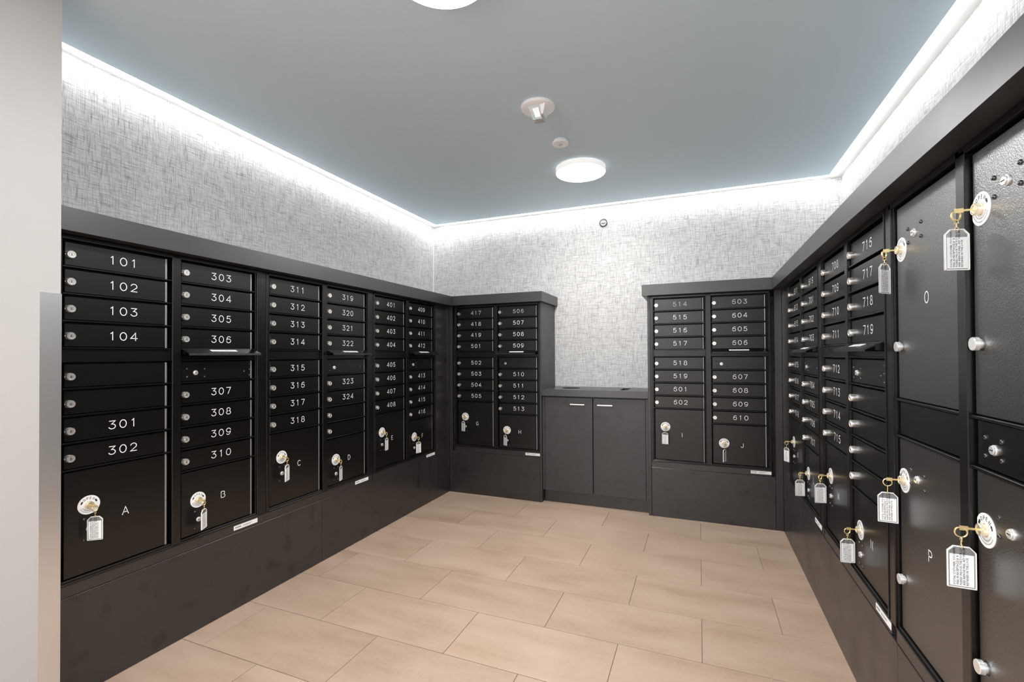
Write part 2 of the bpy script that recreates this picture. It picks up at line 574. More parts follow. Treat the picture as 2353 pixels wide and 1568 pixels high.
# thin white bead in the back left corner of the wallpaper
tag(put('trim_4', boxmesh('trim_4', 'white_paint', (WALL_L, WALL_L + 0.004, WALL_B - 0.004, WALL_B, CAP_T, TZ))),
    'thin white corner bead of the wallpaper', kind='structure')

cove = [('left', [(tl, PIER_Y), (CE_L, PIER_Y), (CE_L, CE_B), (tl, tb)]),
        ('back', [(CE_L, CE_B), (CE_R, CE_B), (tr_, tb), (tl, tb)]),
        ('right', [(CE_R, 0.775), (tr_, 0.775), (tr_, tb), (CE_R, CE_B)])]
for side, pts in cove:
    bm = bmesh.new()
    bm_prism(bm, pts, CEIL + 0.0005, CEIL + 0.02)
    o = put('cove_light', mesh(bm, 'cove_light', 'cove_glow'))
    tag(o, 'glowing white light strip along the %s edge of the ceiling' % side, 'light strip', 'perimeter light strips')

# ================================================================== CAP BOARDS
cl, cb_, cr = XL + CAP_O, YB - CAP_O, XR - CAP_O
caps = [('running along the left wall over mailboxes 101 to 416', [(WALL_L, PIER_Y + 0.001), (cl, PIER_Y + 0.001), (cl, cb_), (WALL_L, WALL_B - 0.001)]),
        ('left of the counter niche on the back wall', [(cl + 0.0006, cb_), (-1.080, cb_), (-1.080, WALL_B - 0.0005), (WALL_L + 0.0006, WALL_B - 0.0005)]),
        ('right of the counter niche on the back wall', [(-0.3595, cb_), (cr - 0.0006, cb_), (WALL_R - 0.0006, WALL_B - 0.0005), (-0.3595, WALL_B - 0.0005)]),
        ('running along the right wall over mailboxes and parcel locker', [(cr, cb_), (cr, 0.777), (WALL_R, 0.777), (WALL_R, WALL_B - 0.001)])]
for lab, pts in caps:
    bm = bmesh.new()
    bm_prism(bm, pts, CAP_B, CAP_T)
    o = put('cap_board', mesh(bm, 'cap_board', 'laminate_cap'))
    tag(o, 'charcoal laminate cap board ' + lab, 'cap board', 'cap boards over the mailboxes')

# ================================================================== MAILBOX UNITS
# local frame of a unit: x along the wall (left to right), y into the wall, z up; y = 0 is the plane of the lock faces
YD, YF = 0.006, -0.004           # door face, frame face
DL, DR = -0.0135, 0.2920         # door edges relative to its lock
def zr(v): return Z0 + v         # height relative to the first lock row
G1, G2 = 0.0442, 0.1331

def lock_z(t, k):
    return -PT * k - ((G1 if t == 1 else G2) if k >= 4 else 0.0)

# shared meshes ------------------------------------------------------
def door_mesh(zb, zt, mat='powder_coat', l=DL, r=DR):
    return boxmesh('door_panel', mat, (l, r, YD, YD + 0.016, zb, zt), bev=0.0018)
def hinge_mesh(zb, zt):
    bm = bmesh.new()
    bm_lathe(bm, [(0, zb), (0.0048, zb), (0.0048, zt), (0, zt)], 14, 'z', (DR + 0.0052, YD + 0.006, 0))
    return mesh(bm, 'hinge', 'hinge_steel', True)
ME_DOOR = door_mesh(-0.0355, 0.0415)
ME_HINGE = hinge_mesh(-0.0355, 0.0415)
bm = bmesh.new()
bm_lathe(bm, [(0.0126, YD), (0.0126, -0.0048), (0.0116, -0.0066), (0.0094, -0.0066), (0.0086, -0.0052), (0.0070, -0.0052),
              (0.0062, -0.0062), (0.0, -0.0062)], 24)
bm_box(bm, -0.0008, 0.0008, -0.0064, -0.005, -0.0042, 0.0042, mi=1)
bm_box(bm, -0.0135, -0.0112, YD - 0.004, YD, -0.002, 0.002)
ME_LOCK = mesh(bm, 'lock', ['nickel', 'slot_black'], True)
bm = bmesh.new()
bm_lathe(bm, [(0.0046, 0.0), (0.0044, -0.0016), (0.0034, -0.0030), (0.0018, -0.0037), (0.0, -0.0039)], 14)
ME_SCREW = mesh(bm, 'screw', 'screw_black', True)
bm = bmesh.new()
bm_lathe(bm, [(0.0098, 0.0), (0.0098, -0.0020), (0.0082, -0.0022), (0.0082, -0.0050), (0.0074, -0.0058), (0.0, -0.0058)], 22)
bm_box(bm, -0.0050, 0.0050, -0.0062, -0.005, -0.0009, 0.0009, mi=1)
ME_PLOCK = mesh(bm, 'postal_lock', ['chrome', 'slot_black'], True)

# white OPEN disc
def disc_mesh(cut=None):
    bm = bmesh.new()
    seg = 48
    R, r = 0.0312, 0.0122
    def lim(x): return x if cut is None else max(x, cut)
    A = [(lim(R * math.cos(2 * math.pi * i / seg)), R * math.sin(2 * math.pi * i / seg)) for i in range(seg)]
    B = [(lim(r * math.cos(2 * math.pi * i / seg)), r * math.sin(2 * math.pi * i / seg)) for i in range(seg)]
    va = [bm.verts.new((x, -0.0012, z)) for x, z in A]
    vb = [bm.verts.new((x, -0.0012, z)) for x, z in B]
    vc = [bm.verts.new((x, 0, z)) for x, z in A]
    for i in range(seg):
        j = (i + 1) % seg
        bm.faces.new([va[i], va[j], vb[j], vb[i]])
        bm.faces.new([vc[i], vc[j], va[j], va[i]])
    bmesh.ops.remove_doubles(bm, verts=bm.verts, dist=1e-6)
    bmesh.ops.dissolve_degenerate(bm, dist=1e-6, edges=bm.edges)
    # black markings: two arrows and the worn lettering round the lower rim
    for ang in (152, 28):
        a = math.radians(ang)
        c_ = Vector((0.0222 * math.cos(a), 0.0222 * math.sin(a)))
        t = Vector((-math.sin(a), math.cos(a))) * (-1 if ang > 90 else 1)
        n = Vector((math.cos(a), math.sin(a)))
        if cut is not None and c_.x - 0.006 < cut:
            continue
        for q in ([(-0.005, -0.0022), (0.001, -0.0022), (0.001, 0.0022), (-0.005, 0.0022)], [(0.0005, -0.0038), (0.0056, 0.0), (0.0005, 0.0038)]):
            f = bm.faces.new([bm.verts.new((c_.x + t.x * u + n.x * v, -0.00145, c_.y + t.y * u + n.y * v)) for u, v in q])
            f.material_index = 1
    for rad in (0.0185, 0.0245):
        ang = 200.0
        rr = random.Random(int(rad * 1e5))
        while ang < 340:
            st = math.degrees((0.0011 + 0.0012 * rr.random()) / rad)
            pts = []
            for q, rad2 in ((ang, rad - 0.0010), (ang + st, rad - 0.0010), (ang + st, rad + 0.0010), (ang, rad + 0.0010)):
                pts.append((rad2 * math.cos(math.radians(q)), rad2 * math.sin(math.radians(q))))
            if cut is None or min(p[0] for p in pts) > cut:
                f = bm.faces.new([bm.verts.new((x, -0.00145, z)) for x, z in pts])
                f.material_index = 2
            ang += st * 1.75
    for f in bm.faces:
        f.normal_update()
        if f.normal.y > 0.5:
            f.normal_flip()
    me = mesh(bm, 'open_disc', ['decal_white', 'ink', 'ink_grey'], fix=False)
    return me
ME_DISC = disc_mesh()
ME_DISC_CUT = disc_mesh(-0.0275)
def open_text():
    bm = bmesh.new()
    for ch, ang in zip('OPEN', (125, 101, 78, 53)):
        a = math.radians(ang)
        h = 0.0068
        for pl in GL[ch]:
            pts = []
            for px, py in pl:
                u, v = (px - 0.36) * h * 0.95, 0.0188 + py * h
                pts.append((v * math.cos(a) + u * math.sin(a), v * math.sin(a) - u * math.cos(a)))
            bm_stroke(bm, pts, 0.0011, -0.0015)
    for f in bm.faces:
        f.normal_update()
        if f.normal.y > 0:
            f.normal_flip()
    return mesh(bm, 'open_lettering', 'ink', fix=False)
ME_OPEN = open_text()
bm = bmesh.new()
bm_lathe(bm, [(0.0124, -0.0006), (0.0124, -0.0022), (0.0112, -0.0024), (0.0112, -0.0110), (0.0102, -0.0122), (0.0082, -0.0122), (0.0076, -0.0110),
              (0.0058, -0.0110), (0.0, -0.0110)], 28)
ME_CYL = mesh(bm, 'lock_cylinder', 'pale_brass', True)

# frame of one double-column unit
SL, SR = -0.040, 0.690
P0, P1 = 0.3120, 0.3450
TOP, BOT = 0.0640, -1.0740
def frame_mesh(kind):
    bm = bmesh.new()
    zb, zt = zr(BOT), zr(TOP)
    # body behind the doors
    bm_box(bm, SL + 0.004, SR - 0.004, 0.030, 0.345, zb + 0.004, zt - 0.002, mi=1)
    # stiles, post, rails (outer face + a lower inner step)
    for a, c_ in ((SL, -0.0265), (SR - 0.0075, SR)):
        bm_box(bm, a, c_, YF, 0.031, zb, zt, 0.0012)
    bm_box(bm, -0.0268, -0.0205, 0.001, 0.031, zb, zt, 0.0010)
    bm_box(bm, SR - 0.0125, SR - 0.0072, 0.001, 0.031, zb, zt, 0.0010)
    bm_box(bm, P0, P1, YF, 0.031, zb, zt, 0.0014)
    bm_box(bm, SL, SR, YF, 0.031, zr(0.0500), zt, 0.0012)
    bm_box(bm, SL, SR, YF, 0.031, zb, zr(-1.0680), 0.0014)
    bm_box(bm, -0.0205, SR - 0.0125, 0.001, 0.031, zr(-1.0684), zr(-1.0600), 0.0010)
    cols_ = [(-0.0205, P0), (P1, SR - 0.0125)]
    if kind == 'mail':
        for ci, t in ((0, 1), (1, 2)):
            a, c_ = cols_[ci]
            zs = [lock_z(t, k) - 0.0388 for k in range(8)] + [-0.3495]
            if t == 2:
                zs.append(-0.4392)
            for z in zs:
                bm_box(bm, a, c_, -0.0005, 0.031, zr(z - 0.0022), zr(z + 0.0022), 0.0008)
        # plain cover strip of the first column
        bm_box(bm, cols_[0][0], cols_[0][1], 0.010, 0.031, zr(-0.348), zr(-0.308), 0.0008)
        bm_box(bm, cols_[1][0], cols_[1][1], 0.012, 0.031, zr(-0.348), zr(-0.330), 0.0008)
    else:
        for a, c_ in cols_:
            for z in (-0.4590, -0.5550):
                bm_box(bm, a, c_, -0.0005, 0.031, zr(z - 0.0030), zr(z + 0.0030), 0.0010)
    return mesh(bm, 'frame', ['black_frame' if kind == 'mail' else 'powder_coat', 'shadow_black'])
ME_FRAME = {'mail': frame_mesh('mail'), 'parcel': frame_mesh('parcel')}
ME_TRIM = boxmesh('base_trim', 'laminate_kick', (-0.044, 0.728, 0.002, 0.030, 0.3352, zr(BOT) - 0.0015), bev=0.0008)
ME_TRIM_S = boxmesh('base_trim', 'laminate_kick', (-0.0395, 0.6895, 0.002, 0.030, 0.3352, zr(BOT) - 0.0015), bev=0.0008)
ME_STRIP = boxmesh('trim_strip', 'black_frame', (SR + 0.0012, 0.774 + SL - 0.0012, -0.0015, 0.030, zr(BOT), zr(TOP)), bev=0.001)
ME_STRIP_N = boxmesh('trim_strip', 'black_frame', (SR + 0.0012, 0.7240, -0.0015, 0.030, zr(BOT), zr(TOP)), bev=0.001)
# maker's sticker
bm = bmesh.new()
bm_box(bm, 0.0, 0.117, -0.0012, 0.0, -0.0095, 0.0095)
for x0, x1, zc, hh_ in ((0.006, 0.033, 0.0008, 0.0030), (0.044, 0.088, 0.0020, 0.0012), (0.044, 0.080, -0.0022, 0.0012)):
    x = x0
    rr = random.Random(int(x0 * 1e4))
    while x < x1:
        w_ = 0.0012 + 0.002 * rr.random()
        f = bm.faces.new([bm.verts.new(p) for p in ((x, -0.0014, zc - hh_), (x + w_, -0.0014, zc - hh_), (x + w_, -0.0014, zc + hh_), (x, -0.0014, zc + hh_))])
        f.material_index = 1
        x += w_ + 0.0009
ME_STICK = mesh(bm, 'maker_sticker', ['paper', 'ink_grey'])

# outgoing mail flap
bm = bmesh.new()
fl_l, fl_r = -0.0170, 0.3050
prof = [(0.004, -0.3020), (-0.046, -0.3225), (-0.0475, -0.3310), (-0.0450, -0.3310), (-0.0440, -0.3255), (0.004, -0.3060)]
a = [bm.verts.new((fl_l, y, z)) for y, z in prof]
c_ = [bm.verts.new((fl_r, y, z)) for y, z in prof]
bm.faces.new(a); bm.faces.new(list(reversed(c_)))
for i in range(6):
    bm.faces.new([a[i], a[(i + 1) % 6], c_[(i + 1) % 6], c_[i]])
for sx in (fl_l + 0.002, fl_r - 0.004):
    bm_box(bm, sx, sx + 0.002, -0.020, 0.012, -0.328, -0.309)
ME_FLAP = mesh(bm, 'mail_flap', 'black_frame')
fl_ang = math.atan2(0.0205, 0.050)
def flap_label():
    bm = bmesh.new()
    bm_box(bm, -0.058, 0.058, -0.0085, 0.0085, 0.0, 0.0006)
    return mesh(bm, 'flap_label', 'paper')
ME_FLAPLAB = flap_label()
ME_FLAPTXT = font_mesh('OUTGOING MAIL SLOT', 0.0088, 'ink', 'CENTER', 1)

NUM_CACHE = {}
def number_mesh(s):
    if s not in NUM_CACHE:
        NUM_CACHE[s] = stroke_text(s, 0.0274, 0.0330, 0.0027)
    return NUM_CACHE[s]
LET_CACHE = {}
def letter_mesh(s, h=0.0262):
    if s not in LET_CACHE:
        LET_CACHE[s] = stroke_text(s, h, 0.02, 0.0026)
    return LET_CACHE[s]

ME_PDOOR = {}
def parcel_door_mesh(zb, zt, mat):
    k = (zb, zt, mat)
    if k not in ME_PDOOR:
        ME_PDOOR[k] = (door_mesh(zb, zt, mat), hinge_mesh(zb, zt))
    return ME_PDOOR[k]

def four_screws(parent, x, z, dx, dz, skew=0.0):
    for sx in (-1, 1):
        for sz in (-1, 1):
            put('screw', ME_SCREW, parent, (x + sx * dx, YD, zr(z + sz * dz + sx * skew)))

WALLS = {'L': (math.pi / 2, lambda u: (XL, u, 0)), 'B': (0.0, lambda u: (u, YB, 0)), 'R': (-math.pi / 2, lambda u: (XR, u, 0))}

def parcel_parts(root, x, zb, zt, letter, disc_s, disc_z, let_s, let_z, mat='powder_coat'):
    me, hi = parcel_door_mesh(zb, zt, mat)
    d = put('parcel_door', me, root, (x, 0, Z0))
    d['label'] = 'parcel door lettered ' + letter
    put('hinge', hi, d)
    def on(name, mesh_, s, z, y=YD):
        return put(name, mesh_, d, (s, y, z))
    cut = disc_s - DL < 0.031
    q = on('open_disc', ME_DISC_CUT if cut else ME_DISC, disc_s, disc_z)
    q['label'] = 'white disc reading OPEN around the key lock'
    on('disc_lettering', ME_OPEN, disc_s, disc_z)
    on('lock_cylinder', ME_CYL, disc_s, disc_z)
    on('letter', letter_mesh(letter), let_s, let_z, YD - 0.0004)
    return d

def mail_unit(wall, u, labels1, labels2, L1, L2, label, strip):
    rot, loc = WALLS[wall]
    root = empty('mailbox_unit', loc(u), rot)
    tag(root, label, 'mailbox', 'mailbox cabinets around the room')
    put('frame', ME_FRAME['mail'], root)
    if strip:
        put('trim_strip', ME_STRIP if strip == 1 else ME_STRIP_N, root)
    put('base_trim', ME_TRIM if strip == 1 else ME_TRIM_S, root)
    st = put('maker_sticker', ME_STICK, root, (0.572, 0.002, 0.3558))
    st['label'] = 'small white maker sticker'
    for ci, (t, labs) in enumerate(((1, labels1), (2, labels2))):
        x = ci * DC
        for k in range(8):
            d = put('mail_door', ME_DOOR, root, (x, 0, zr(lock_z(t, k))))
            put('hinge', ME_HINGE, d)
            lo = put('lock', ME_LOCK, d)
            if labs[k]:
                d['label'] = 'mailbox door numbered ' + labs[k]
                put('number', number_mesh(labs[k]), d, (0.1523, YD - 0.0004, 0.004))
    # outgoing slot and carrier door of the second column
    f = put('mail_flap', ME_FLAP, root, (DC, 0, Z0))
    la = put('flap_label', ME_FLAPLAB, f, (0.145, -0.0215, -0.3116))
    la.rotation_euler = (fl_ang, 0, 0)
    tx = put('flap_lettering', ME_FLAPTXT, f, (0.145, -0.0232, -0.3115))
    tx.rotation_euler = (fl_ang, 0, 0)
    sd = put('carrier_door', door_mesh_service, root, (DC, 0, Z0))
    put('carrier_lock', ME_PLOCK, sd, (0.0425, YD, -0.4019))
    put('hinge', hinge_service, sd)
    for sx, sz in ((0.0085, -0.385), (0.0085, -0.4182), (0.0795, -0.3868), (0.0795, -0.4195), (0.2585, -0.4032), (0.2865, -0.3713), (0.2865, -0.3962), (0.2865, -0.4211)):
        put('screw', ME_SCREW, sd, (sx, YD, sz))
    for ci, L in ((0, L1), (1, L2)):
        zt = -0.7120 if ci == 0 else -0.8010
        dz = -0.8323 if ci == 0 else -0.9216
        lz = -0.8840 if ci == 0 else -0.9297
        d = parcel_parts(root, ci * DC, -1.0575, zt, L, 0.0535, dz, 0.1605, lz)
        put('postal_lock', ME_PLOCK, d, (0.0555, YD, dz - 0.0800))
        for sx in (-0.0150, 0.0165):
            for sz in (-0.0345, 0.0345):
                put('screw', ME_SCREW, d, (0.0555 + sx, YD, dz - 0.0800 + sz))
        add_key(root, wall, u, ci * DC + 0.0535, zr(dz), L)
    return root
door_mesh_service = door_mesh(-0.4360, -0.3560)
hinge_service = hinge_mesh(-0.4360, -0.3560)

# ------------------------------------------------------------------ keys with tags
bm = bmesh.new()
bm_box(bm, -0.0010, 0.0010, -0.0265, -0.0100, -0.0021, 0.0021, 0.0006)
bm_prism_xz(bm, [(-0.0010, -0.0042), (0.0010, -0.0042), (0.0010, 0.0042), (-0.0010, 0.0042)], -0.0390, -0.0262)
ME_KEY = mesh(bm, 'key', 'brass')
bm = bmesh.new()
bm_torus(bm, 0.0092, 0.0010, (0, 0, 0), 'y', 28, 7)
bm_torus(bm, 0.0092, 0.0010, (0, 0.0018, 0), 'y', 28, 7)
ME_RING = mesh(bm, 'key_ring', 'brass', True)
bm = bmesh.new()
bm_torus(bm, 0.0034, 0.0008, (0, 0, 0.0), 'x', 14, 6, 0, math.radians(-20), math.radians(200))
bm_box(bm, -0.0012, 0.0012, -0.0042, 0.0042, -0.0040, -0.0022, 0.0004)
bm_lathe(bm, [(0, -0.0036), (0.0010, -0.0038), (0.0010, -0.0105), (0, -0.0110)], 8, 'z')
bm_torus(bm, 0.0040, 0.0008, (0, 0, -0.0142), 'x', 14, 6)
ME_SWIV = mesh(bm, 'swivel', 'brass', True)
TW, TH = 0.0212, 0.0780
bm = bmesh.new()
pts = [(-TW, -TH), (TW, -TH), (TW, -0.0100), (0.0120, 0.0), (-0.0120, 0.0), (-TW, -0.0100)]
bm_prism_xz(bm, pts, -0.0008, 0.0008)
RIMW = 0.0016
for i in range(6):
    p, q = Vector(pts[i]), Vector(pts[(i + 1) % 6])
    t = (q - p).normalized()
    n = Vector((-t.y, t.x))
    quad = [p, q, q + n * RIMW, p + n * RIMW]
    bm_prism_xz(bm, [(v.x, v.y) for v in quad], -0.0019, 0.0019, mi=1)
ME_TAG = mesh(bm, 'tag', ['clear_plastic', 'white_plastic'])
ME_PAPER = boxmesh('tag_paper', 'paper', (-0.0175, 0.0175, -0.0013, 0.0013, -0.0745, -0.0155))
TAG_TXT = {}
def tag_text(L):
    if L not in TAG_TXT:
        body = 'POSTAL CUSTOMER, YOU HAVE\nMAIL IN RECEPTACLE #  ' + L + '\nPLEASE UNLOCK THE DOOR LOCK\nAND REMOVE MAIL. KEY WILL BE\nRETAINED IN THE LOCK.'
        TAG_TXT[L] = font_mesh(body, 0.0047, 'ink', 'LEFT', 1, 0.00006)
    return TAG_TXT[L]
# yaw of each tag: angle of its face away from the camera direction
TAG_YAW = {'A': -25, 'B': 66, 'C': 66, 'D': 73, 'E': 66, 'F': 40, 'G': -55, 'H': -57, 'I': -18, 'J': 68, 'K': -55, 'L': 22, 'M': 25, 'N': 24, 'O': 60, 'P': 12, 'Q': 38, 'R': 20}
RING_YAW = {'P': 5, 'R': 18, 'K': 10, 'N': 35, 'A': 40, 'F': 45, 'O': 62, 'Q': 48, 'L': 66, 'M': 58}
def add_key(root, wall, u, s, z, L):
    rot, loc = WALLS[wall]
    bl = Vector(loc(u))
    R3 = Matrix.Rotation(rot, 3, 'Z')
    p = bl + R3 @ Vector((s, YD, 0))
    k = empty('key_with_tag', (p.x, p.y, z), rot)
    place = {'L': 'left wall', 'B': 'back wall', 'R': 'right wall'}[wall]
    tag(k, 'brass key with white tag hanging in the lock of parcel door ' + L, 'key', 'keys with tags left in the parcel locks')
    put('key', ME_KEY, k)
    ry = -0.0365
    # face the camera, then turn
    tp = p + R3 @ Vector((0, ry, 0))
    az = math.atan2(tp.y, tp.x) - math.pi / 2          # rotation that makes local -y look back at the camera
    yaw = az + math.radians(TAG_YAW[L]) - rot
    ring_yaw = az + math.radians(RING_YAW.get(L, 50)) - rot
    put('key_ring', ME_RING, k, (0, ry, -0.0085), ring_yaw)
    put('swivel', ME_SWIV, k, (0, ry, -0.0205), ring_yaw)
    t = put('tag', ME_TAG, k, (0, ry, -0.0345), yaw)
    put('tag_paper', ME_PAPER, t)
    tx = put('tag_lettering', tag_text(L), t, (-0.0095, -0.00145, -0.0722))
    tx.rotation_euler = Matrix(((0, -1, 0), (0, 0, -1), (1, 0, 0))).to_euler()
    return k

U = {'AB': 0.8569, 'CD': 1.6300, 'EF': 2.4049, 'GH': -1.8101, 'IJ': -0.2690, 'KL': 3.0475, 'MN': 2.2683, 'OQ': 1.5030}
mail_unit('L', U['AB'], ['101', '102', '103', '104', '', '', '301', '302'], ['303', '304', '305', '306', '307', '308', '309', '310'], 'A', 'B',
          'black mailbox cabinet with doors 101 to 310 and parcel doors A and B', True)
mail_unit('L', U['CD'], ['311', '312', '313', '314', '315', '316', '317', '318'], ['319', '320', '321', '322', '323', '324', '', ''], 'C', 'D',
          'black mailbox cabinet with doors 311 to 324 and parcel doors C and D', True)
mail_unit('L', U['EF'], ['401', '402', '403', '404', '405', '406', '407', '408'], ['409', '410', '411', '412', '413', '414', '415', '416'], 'E', 'F',
          'black mailbox cabinet with doors 401 to 416 and parcel doors E and F', False)
mail_unit('B', U['GH'], ['417', '418', '419', '501', '502', '503', '504', '505'], ['506', '507', '508', '509', '510', '511', '512', '513'], 'G', 'H',
          'black mailbox cabinet with doors 417 to 513 and parcel doors G and H', False)
mail_unit('B', U['IJ'], ['514', '515', '516', '517', '518', '519', '601', '602'], ['603', '604', '605', '606', '607', '608', '609', '610'], 'I', 'J',
          'black mailbox cabinet with doors 514 to 610 and parcel doors I and J', False)
mail_unit('R', U['KL'], ['611', '612', '613', '614', '615', '616', '617', '618'], ['619', '701', '702', '703', '704', '705', '706', '707'], 'K', 'L',
          'black mailbox cabinet with doors 611 to 707 and parcel doors K and L', True)
mail_unit('R', U['MN'], ['708', '709', '710', '711', '712', '713', '714', '715'], ['716', '717', '718', '719', '', '', '', ''], 'M', 'N',
          'black mailbox cabinet with doors 708 to 719 and parcel doors M and N', 2)

# parcel locker unit with four tall doors
rot, loc = WALLS['R']
root = empty('parcel_locker', loc(U['OQ']), rot)
tag(root, 'black parcel locker with four tall doors lettered O to R at the right edge', 'locker')
put('frame', ME_FRAME['parcel'], root)
put('base_trim', ME_TRIM_S, root)
put('cover_panel', boxmesh('cover_panel', 'powder_coat', (DL, DR, YD + 0.002, YD + 0.014, -0.5505, -0.4640), bev=0.0015), root, (0, 0, Z0))
sd = put('carrier_door', boxmesh('carrier_door', 'powder_coat', (DL, DR, YD + 0.002, YD + 0.014, -0.5505, -0.4640), bev=0.0015), root, (DC, 0, Z0))
put('carrier_lock', ME_PLOCK, sd, (0.0420, YD + 0.002, -0.5130))
for sx in (-0.028, 0.022):
    for sz in (-0.015, 0.019):
        put('screw', ME_SCREW, sd, (0.042 + sx, YD + 0.002, -0.5130 + sz))
bm = bmesh.new()
bm_lathe(bm, [(0.0095, 0.0), (0.0095, -0.0030), (0.0128, -0.0040), (0.0128, -0.0118), (0.0118, -0.0128), (0.0, -0.0128)], 32)
ME_KNOB = mesh(bm, 'knob', 'chrome', True)
for ci, (top, bot_) in enumerate((('O', 'P'), ('Q', 'R'))):
    for L, zb, zt, dz, kz, lkz, letz in ((top, -0.4545, 0.0440, -0.0680, -0.3200, -0.0421, -0.2070), (bot_, -1.0575, -0.5600, -0.6662, -0.9255, -0.6457, -0.8073)):
        ds = 0.0150
        d = parcel_parts(root, ci * DC, zb, zt, L, ds, dz, 0.1530, letz, 'powder_coat_coarse')
        put('knob', ME_KNOB, d, (0.0050, YD, kz))
        put('postal_lock', ME_PLOCK, d, (0.0930, YD, lkz))
        for sx in (-0.0365, 0.0365):
            for sz in (-0.017, 0.017):
                put('screw', ME_SCREW, d, (0.0930 + sx, YD, lkz + sz))
        add_key(root, 'R', U['OQ'], ci * DC + ds, zr(dz), L)

# ================================================================== KICK PANELS, FILLERS, SIDE PANELS
def bbox(name, mat, x0, x1, y0, y1, z0, z1, label, cat, group=None, bev=0.0012):
    cx_, cy_, cz_ = (x0 + x1) / 2, (y0 + y1) / 2, z0
    me = boxmesh(name, mat, (x0 - cx_, x1 - cx_, y0 - cy_, y1 - cy_, 0, z1 - z0), bev=bev)
    return tag(put(name, me, None, (cx_, cy_, cz_)), label, cat, group)
KT = 0.3340
KG = 'black kick panels under the mailboxes'
bbox('kick_panel', 'laminate_kick', XL - 0.018, XL, 0.806, 1.9385, 0.0005, KT, 'scuffed black kick panel under parcel doors A, B and C', 'kick panel', KG)
bbox('kick_panel', 'laminate_kick', XL - 0.018, XL, 1.9405, 3.1080, 0.0005, KT, 'black kick panel under parcel doors D, E and F', 'kick panel', KG)
bbox('kick_panel', 'laminate_kick', -1.8680, -1.1215, YB, YB + 0.018, 0.0005, KT, 'black kick panel under parcel doors G and H', 'kick panel', KG)
bbox('kick_panel', 'laminate_kick', -0.3080, 0.4425, YB, YB + 0.018, 0.0005, KT, 'black kick panel under parcel doors I and J', 'kick panel', KG)
bbox('kick_panel', 'laminate_kick', XR, XR + 0.018, 1.5345, 3.2600, 0.0005, KT, 'black kick panel under parcel doors K to N', 'kick panel', KG)
bbox('kick_panel', 'laminate_kick', XR, XR + 0.018, 0.7770, 1.5325, 0.0005, KT, 'black kick panel under the tall parcel doors P and R', 'kick panel', KG)
FG = 'black corner filler panels'
CZ = CAP_B - 0.0005
bbox('filler_panel', 'laminate_kick', XL - 0.018, XL, 3.1100, YB - 0.0005, 0.0005, CZ, 'tall wide black filler panel ending the left mailbox bank at the corner', 'panel', FG)
bbox('filler_panel', 'laminate_kick', XL + 0.0005, -1.8695, YB, YB + 0.018, 0.0005, CZ, 'narrow black filler panel closing the back left corner', 'panel', FG)
bbox('filler_panel', 'laminate_kick', 0.4440, XR - 0.0005, YB, YB + 0.018, 0.0005, CZ, 'narrow black filler panel closing the back right corner', 'panel', FG)
bbox('filler_panel', 'laminate_kick', XR, XR + 0.018, 3.0950, YB + 0.018, 0.3345, CZ, 'tall wide black filler panel ending the right mailbox bank at the corner', 'panel', FG)
bbox('filler_panel', 'laminate_kick', XR, XR + 0.018, 3.2610, YB + 0.018, 0.0005, 0.3340, 'short black filler block at the foot of the right back corner', 'panel', FG)
SG = 'black end panels beside the counter'
bbox('end_panel', 'laminate_door', -1.1195, -1.1050, YB - 0.002, WALL_B - 0.001, 0.0005, CZ, 'black end panel left of the counter beside mailboxes 506 to 513', 'panel', SG)
bbox('end_panel', 'laminate_door', -0.3290, -0.3095, YB - 0.002, WALL_B - 0.001, 0.0005, CZ, 'black end panel right of the counter beside mailboxes 514 to 602', 'panel', SG)

# ================================================================== BASE CABINET AND COUNTER
X0, X1 = -1.1045, -0.3295
cab = empty('base_cabinet', ((X0 + X1) / 2, YB + 0.02, 0))
tag(cab, 'black base cabinet with two doors standing in the back wall niche', 'cabinet')
ox, oy = (X0 + X1) / 2, YB + 0.02
put('cabinet_body', boxmesh('cabinet_body', 'laminate_door', (X0 - ox, X0 + 0.020 - ox, 0.0, 0.33, 0.095, 0.799), (X1 - 0.018 - ox, X1 - ox, 0.0, 0.33, 0.095, 0.799),
    (X0 + 0.02 - ox, X1 - 0.018 - ox, 0.02, 0.33, 0.095, 0.799), bev=0.0006), cab)
put('toe_kick', boxmesh('toe_kick', 'laminate_kick', (X0 + 0.004 - ox, X1 - 0.004 - ox, 0.035, 0.05, 0.0005, 0.094), bev=0.0006), cab)
for (a, c_), (ha, hb) in (((-1.0830, -0.7225), (-0.8825, -0.7745)), ((-0.7150, -0.3490), (-0.6816, -0.5720))):
    d = put('cabinet_door', boxmesh('cabinet_door', 'laminate_door', (a - ox, c_ - ox, -0.002, 0.0185, 0.094, 0.7950), bev=0.0012), cab)
    bm = bmesh.new()
    bm_box(bm, ha - ox, hb - ox, -0.034, -0.026, 0.7440, 0.7520, 0.001)
    for hx in (ha - ox, hb - ox - 0.008):
        bm_box(bm, hx, hx + 0.008, -0.027, -0.001, 0.7440, 0.7520, 0.001)
    h = put('handle', mesh(bm, 'handle', 'nickel'), d)
    h['label'] = 'brushed steel bar handle'

